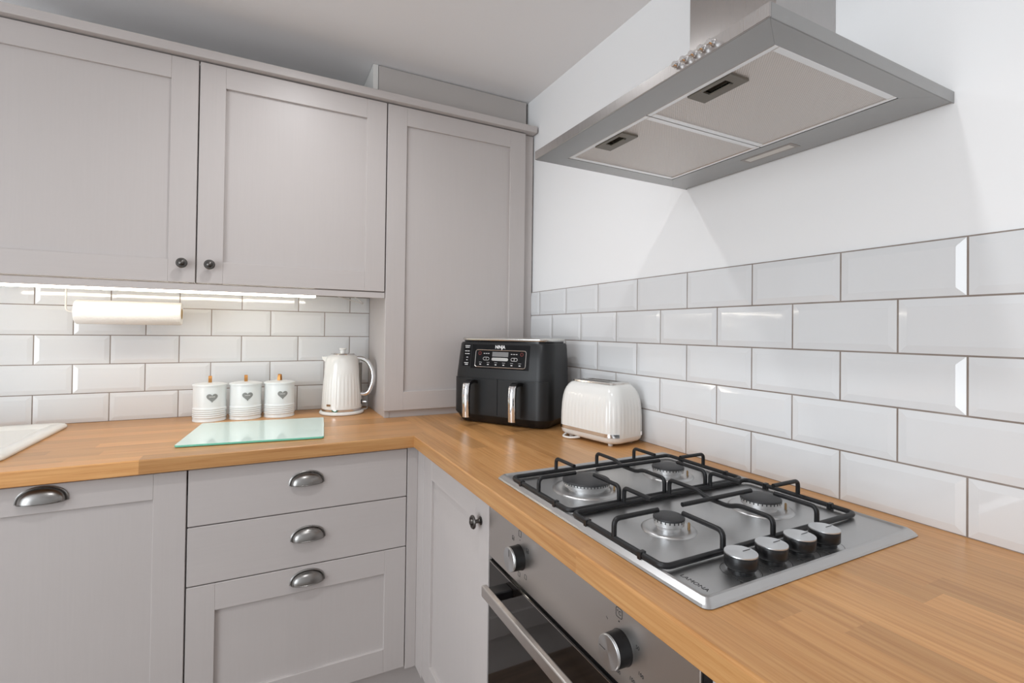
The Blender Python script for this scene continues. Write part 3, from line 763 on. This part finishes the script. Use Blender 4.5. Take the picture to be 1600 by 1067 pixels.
bm = bmesh.new(); lathe(bm, [(0.0470, 0.2345), (0.0475, 0.2385), (0.0450, 0.2420), (0.030, 0.2435), (0.0005, 0.2440)], 40); ld = P('lid', bm, CHROME, kt, 40, False)
bm = bmesh.new(); lathe(bm, [(0.010, 0.2430), (0.010, 0.2530), (0.0135, 0.2560), (0.0140, 0.2600), (0.0120, 0.2625), (0.0005, 0.2630)], 28); P('lid_knob', bm, WHITEG, ld, 40, False)
bm = bmesh.new()            # spout
loft(bm, [[(-0.050, -0.020, 0.196), (-0.050, 0.020, 0.196), (-0.048, 0.022, 0.228), (-0.048, -0.022, 0.228)], [(-0.079, -0.006, 0.218), (-0.079, 0.006, 0.218), (-0.080, 0.008, 0.228), (-0.080, -0.008, 0.228)]])
P('spout', bm, WHITEG, kt, 40, False)
hp = [(0.050, 0, 0.2200), (0.070, 0, 0.2240), (0.100, 0, 0.2120), (0.122, 0, 0.1700), (0.122, 0, 0.1250), (0.106, 0, 0.0850), (0.090, 0, 0.0760), (0.068, 0, 0.0780)]
bm = bmesh.new(); tube(bm, fillet(hp, 0.022, 5), 0.0092, 12); P('handle', bm, CHROME, kt, 60, False, label='curved chrome handle')
bm = B(0.066, 0.0755, -0.012, 0.012, 0.070, 0.205, bev=0.003); P('water_window', bm, mat('smoked_window', (0.16, 0.15, 0.13), 0.1), kt, False, False)
bm = B(0.070, 0.079, -0.009, 0.009, 0.036, 0.054, bev=0.002); P('switch_recess', bm, BLK, kt, False, False)
bm = bmesh.new(); tube(bm, [(0.074, 0, 0.046), (0.098, -0.004, 0.046)], 0.004, 8); P('switch_lever', bm, CHROME, kt, 50, False)
bm = B(-0.009, 0.009, -0.003, 0.002, -0.004, 0.004, bev=0.001); xf(bm, Matrix.Rotation(radians(-14), 4, 'Z') @ Matrix.Translation((0, -0.0765, 0.040))); xf(bm, Matrix.Rotation(radians(-12), 4, 'Z'))
P('badge', bm, mat('bronze_badge', (0.45, 0.33, 0.22), 0.25, 1.0), kt, False, False)
bm = bmesh.new(); tube(bm, fillet([(0.06, 0.055, 0.005), (0.085, 0.075, 0.004), (0.075, 0.13, 0.004)], 0.02), 0.003, 6); P('power_cord', bm, GREYW, kt, 60, False)

# ------------------------------------------------------------------ air fryer
W_, D_ = 0.400, 0.212
fr = thing('air_fryer', 'black two drawer air fryer with chrome handles in the corner', 'air fryer', (-0.2225, -0.5714, WT), radians(-55.6))
def fl_(z, iw=0.0, fy=0.0, by=0.0, r=0.05, grow=0.0):
    d = D_ - fy - by + 2 * grow
    return rrect(W_ - 2 * iw + 2 * grow, d, r + grow, 8, 0, (fy - by) / 2, z)
bm = bmesh.new(); loft(bm, [fl_(0.004, 0.022, 0.020, 0.02, 0.035), fl_(0.010, 0.018, 0.014, 0.015, 0.04), fl_(0.030, 0.004, 0.002, 0.004, 0.05), fl_(0.034, 0.003, 0.001, 0.002, 0.05)]); P('base', bm, BLK, fr, 40, False)
bm = bmesh.new(); loft(bm, [fl_(0.033, 0, 0), fl_(0.168, 0, 0), fl_(0.176, 0, 0), fl_(0.240, 0.003, 0.009), fl_(0.291, 0.006, 0.017, 0.003), fl_(0.297, 0.009, 0.020, 0.006)]); P('body', bm, BLKM, fr, 45, False)
bm = bmesh.new(); loft(bm, [fl_(0.296, 0.014, 0.026, 0.012), fl_(0.305, 0.014, 0.026, 0.012)]); P('lid_gap', bm, BLKG, fr, 40, False)
bm = bmesh.new(); loft(bm, [fl_(0.3045, 0.011, 0.023, 0.009), fl_(0.3065, 0.010, 0.022, 0.008), fl_(0.3115, 0.010, 0.022, 0.008), fl_(0.314, 0.012, 0.025, 0.010)]); P('lid', bm, SILV, fr, 40, False, label='silver top plate')
for x in (-0.12, 0.12):
    for y in (-0.065, 0.07):
        bm = bmesh.new(); lathe(bm, [(0.010, 0), (0.010, 0.008)], 14, x, y); P('foot', bm, BLK, fr, False, False)
def drawer(x0, x1):
    """front panel that follows the rounded front between arc positions"""
    r = 0.05; path = []
    hw_ = W_ / 2
    for i in range(15):                      # left corner, from side to front
        a = pi + (pi / 2) * i / 14; path.append((-hw_ + r + r * cos(a), -D_ / 2 + r + r * sin(a), cos(a), sin(a)))
    for i in range(1, 24):
        x = -hw_ + r + (W_ - 2 * r) * i / 24; path.append((x, -D_ / 2, 0, -1))
    for i in range(15):
        a = 1.5 * pi + (pi / 2) * i / 14; path.append((hw_ - r + r * cos(a), -D_ / 2 + r + r * sin(a), cos(a), sin(a)))
    path = [p for p in path if x0 <= p[0] <= x1]
    if x0 < 0: path.append((x1, -D_ / 2, 0, -1))
    else: path.insert(0, (x0, -D_ / 2, 0, -1))
    bm = bmesh.new(); loops = []
    for px, py, nx, ny in path:
        o_ = 0.0035; i_ = -0.002
        loops.append([(px + nx * i_, py + ny * i_, 0.0375), (px + nx * o_, py + ny * o_, 0.0375), (px + nx * o_, py + ny * o_, 0.1665), (px + nx * i_, py + ny * i_, 0.1665)])
    loft(bm, loops); return bm
for x0, x1, hx in ((-0.1985, -0.0010, -0.096), (0.0010, 0.1905, 0.090)):
    dw = P('drawer', drawer(x0, x1), BLKM, fr, 35, False)
    yf = -D_ / 2 - 0.003
    pts = [(hx, yf + 0.004, 0.152), (hx, yf - 0.030, 0.158), (hx, yf - 0.052, 0.150), (hx, yf - 0.058, 0.110), (hx, yf - 0.054, 0.034)]
    pl = fillet(pts, 0.016, 5); bm = bmesh.new(); loops = []
    for i, p in enumerate(pl):
        t = (pl[min(i + 1, len(pl) - 1)] - pl[max(i - 1, 0)]).normalized(); nrm = Vector((0, t.z, -t.y)).normalized() * 0.0055
        loops.append([(p.x - 0.0125, p.y + nrm.y, p.z + nrm.z), (p.x + 0.0125, p.y + nrm.y, p.z + nrm.z), (p.x + 0.0125, p.y - nrm.y, p.z - nrm.z), (p.x - 0.0125, p.y - nrm.y, p.z - nrm.z)])
    loft(bm, loops); P('handle', bm, BLK, dw, 40, False)
    bm = bmesh.new()
    loft(bm, [[(hx + 0.0135 * cos(pi * k / 8), yf - 0.058 + dy - 0.0085 * sin(pi * k / 8) - 0.003, z) for k in range(9)] for z, dy in ((0.1530, 0.008), (0.146, 0.003), (0.110, 0.0), (0.032, 0.004))])
    P('chrome_grip', bm, CHROME, dw, 50, False, label='chrome handle grip')
# control panel decals on the sloping upper front
zA, zB = 0.1865, 0.291; yA, yB = -D_ / 2 + 0.0012, -D_ / 2 + 0.017
dirv = Vector((0, yB - yA, zB - zA)).normalized()
FP = frame_mtx((0, yA, zA), (1, 0, 0), dirv)       # local x right, local y up the slope
def decal(name, M_, bmx, parent=fr): return P(name, xf(bmx, FP), M_, parent, False, False)
ctl = decal('control_panel', BLKG, B(-0.120, 0.120, 0.016, 0.1045, -0.002, 0.0016, bev=0.0008))
bm = bmesh.new(); tube(bm, [(p[0], p[1], 0.0018) for p in rrect(0.208, 0.062, 0.008, 5, 0.003, 0.0530)], 0.0011, 6, True); decal('silver_outline', SILV, bm, ctl)
decal('display', LCD, B(-0.030, 0.036, 0.0610, 0.0780, 0.0014, 0.0021), ctl)
bm = bmesh.new(); loft(bm, [rrect(0.068, 0.011, 0.0054, 5, 0.003, 0.0515, z) for z in (0.0014, 0.0030)]); decal('mode_bar', SILV, bm, ctl)
for x in (-0.055, 0.061):
    bm = bmesh.new(); tube(bm, [(p[0], p[1], 0.0018) for p in rrect(0.025, 0.0105, 0.0052, 5, x, 0.0525)], 0.0006, 5, True); decal('zone_button', PRINTW, bm, ctl)
    decal('zone_number', PRINTW, text_bm('1' if x < 0 else '2', 0.009, Matrix.Translation((x, 0.0525, 0.0018)), 0.0002), ctl)
for x in (-0.083, 0.090):
    bm = bmesh.new(); tube(bm, [(x + 0.0055 * cos(2 * pi * i / 20), 0.0715 + 0.0055 * sin(2 * pi * i / 20), 0.0018) for i in range(20)], 0.0006, 5, True); decal('power_symbol', RED, bm, ctl)
for x in (-0.064, -0.055, -0.046, 0.049, 0.059, 0.069):
    decal('panel_mark', PRINTW, B(x - 0.003, x + 0.003, 0.0705, 0.0722, 0.0015, 0.0019), ctl)
for i in range(6):
    x = -0.078 + i * 0.0325
    decal('function_mark', PRINTW, B(x - 0.006, x + 0.006, 0.0385, 0.0392, 0.0015, 0.0018), ctl)
    decal('function_mark', PRINTW, B(x - 0.0035, x + 0.0035, 0.0300, 0.0328, 0.0015, 0.0019), ctl)
decal('lettering', PRINTW, text_bm('NINJA', 0.0165, Matrix.Translation((0.0, 0.0955, 0.0018)), 0.0002, 0.92), ctl)
bm = B(-0.1560, -0.1240, 0.022, 0.1035, -0.003, 0.0012); decal('side_sticker', BLKG, bm)
for i, (x, y, l_) in enumerate(((-0.132, 0.098, 0.012), (-0.132, 0.092, 0.010), (-0.137, 0.078, 0.005), (-0.126, 0.078, 0.005), (-0.137, 0.068, 0.004), (-0.126, 0.068, 0.006), (-0.130, 0.055, 0.004), (-0.130, 0.045, 0.003), (-0.132, 0.034, 0.010), (-0.131, 0.028, 0.007))):
    decal('sticker_print', PRINTW, B(x - 0.008 - l_ * 0.9, x - 0.008 + l_ * 0.9, y - 0.0010, y + 0.0010, 0.0008, 0.0016))

# ------------------------------------------------------------------ toaster
ts = thing('toaster', 'white ribbed toaster with chrome band beside the tiled wall', 'toaster', (-0.0985, -0.9500, WT), radians(-80))
TW, TD, THH = 0.252, 0.154, 0.186
def tl(z, i=0.0, r=0.042, n=40, fl=0.0):
    base = rrect(TW - 2 * i, TD - 2 * i, max(0.01, r - i * 0.6), n // 4, 0, 0, z)
    # resample evenly along the outline so the flutes are even
    P_ = [Vector(p) for p in base]; P_.append(P_[0]); ln = [0]
    for a, c in zip(P_, P_[1:]): ln.append(ln[-1] + (c - a).length)
    tot = ln[-1]; N_ = 240; out = []; j = 0
    for k in range(N_):
        s = tot * k / N_
        while ln[j + 1] < s: j += 1
        t = (s - ln[j]) / max(1e-9, ln[j + 1] - ln[j]); p = P_[j].lerp(P_[j + 1], t)
        tang = (P_[j + 1] - P_[j]).normalized(); nrm = Vector((tang.y, -tang.x, 0))
        q = p - nrm * fl * (1 - abs(sin(pi * k / N_ * 48)) ** 0.6) 
        out.append((q.x, q.y, z))
    return out
bm = bmesh.new(); loft(bm, [tl(0.007, 0.020), tl(0.011, 0.009), tl(0.018, 0.003), tl(0.028, 0.001), tl(0.0300, 0.003)]); P('base', bm, WHITEG, ts, 40, False)
ZS = 1.045
prof = [(0.0225, 0.0015, 0), (0.034, 0.0010, 0), (0.042, 0.0008, 0.0016), (0.075, 0.0010, 0.0018), (0.105, 0.0025, 0.0016), (0.125, 0.0050, 0.0008), (0.140, 0.0085, 0), (0.152, 0.0135, 0), (0.162, 0.0200, 0), (0.169, 0.0275, 0), (0.1725, 0.0340, 0), (0.1735, 0.0380, 0)]
bm = bmesh.new(); loft(bm, [tl(max(z * ZS, 0.029), i, 0.042, 40, f) for z, i, f in prof], True, False); P('body', bm, WHITEG, ts, 50, False)
def band(z0, z1, keep):
    a = tl(z0, -0.0006); c = tl(z1, -0.0004); ai = tl(z0, 0.003); ci = tl(z1, 0.003)
    idx = [k for k in range(240) if keep(a[k][0], a[k][1])]
    # split into runs
    runs = []; 
    for k in idx:
        if runs and k == runs[-1][-1] + 1: runs[-1].append(k)
        else: runs.append([k])
    if len(runs) > 1 and runs[0][0] == 0 and runs[-1][-1] == 239: runs[0] = runs.pop() + runs[0]
    bm = bmesh.new()
    for r_ in runs:
        if len(r_) > 1: loft(bm, [[a[k], c[k], ci[k], ai[k]] for k in r_])
    return bm
P('chrome_band', band(0.0290, 0.0395, lambda x, y: not (x > TW / 2 - 0.012 and -0.050 < y < 0.045)), CHROME, ts, 50, False)
bm = bmesh.new(); lps = [rrect(TW - 0.072, TD - 0.066, 0.018, 6, 0, 0, 0.1808), rrect(TW - 0.074, TD - 0.068, 0.018, 6, 0, 0, 0.1848), rrect(TW - 0.080, TD - 0.074, 0.016, 6, 0, 0, 0.1860)]
loft(bm, lps, False, False); bm.verts.ensure_lookup_table()
nl = len(lps[0]); es = [bm.edges.get((bm.verts[2 * nl + k], bm.verts[2 * nl + (k + 1) % nl])) for k in range(nl)]
SLOTS = [(-0.066, 0.058, y - 0.0125, y + 0.0125) for y in (-0.020, 0.020)]
for a0, a1, c0, c1 in SLOTS:
    vs = [bm.verts.new(p) for p in ((a0, c0, 0.1860), (a1, c0, 0.1860), (a1, c1, 0.1860), (a0, c1, 0.1860))]
    es += [bm.edges.new((vs[k], vs[(k + 1) % 4])) for k in range(4)]
bmesh.ops.triangle_fill(bm, edges=es, use_beauty=True)
tp = P('top_plate', bm, mat('warm_chrome', (0.70, 0.66, 0.62), 0.16, 1.0), ts, 35, False)
for a0, a1, c0, c1 in SLOTS:
    bm = bmesh.new(); loft(bm, [[(a0, c0, z), (a1, c0, z), (a1, c1, z), (a0, c1, z)] for z in (0.1860, 0.0600)], False, True)
    P('bread_slot', bm, SLOT, tp, False, False)
for x, y in ((-0.085, -0.050), (0.085, -0.050), (0.085, 0.050), (-0.085, 0.050)):
    bm = bmesh.new(); lathe(bm, [(0.007, 0), (0.009, 0.010)], 14, x * 0.98, y * 0.9); P('foot', bm, WHITEG, ts, 40, False)
bm = bmesh.new(); tube(bm, fillet([(-0.090, -0.060, 0.010), (-0.085, -0.086, 0.004), (-0.050, -0.084, 0.004), (-0.030, -0.060, 0.008)], 0.02), 0.0035, 8); P('power_cord', bm, WHITEG, ts, 60, False)

# ------------------------------------------------------------------ ceiling downlights (outside the frame)
for x, y, en, where in DOWNLIGHTS:
    t = thing('downlight_offscreen', 'small round recessed ceiling downlight ' + where, 'light', (x, y, CZ - 0.006), 0, 'ceiling downlights')
    bm = bmesh.new(); lathe(bm, [(0.030, CZ - 0.002), (0.032, CZ - 0.006), (0.043, CZ - 0.005), (0.045, CZ)], 28, x, y, False, False); P('bezel', bm, CHROME, t, 40)
    bm = bmesh.new(); lathe(bm, [(0.030, CZ - 0.003), (0.0005, CZ - 0.003)], 28, x, y, False, True); P('lens_offscreen', bm, DLENS, t)
    area('downlight_beam_offscreen', (x, y, CZ - 0.008), (0, 0, -1), 0.06, 0.06, en, (0.96, 0.98, 1.0), 'DISK', radians(150))
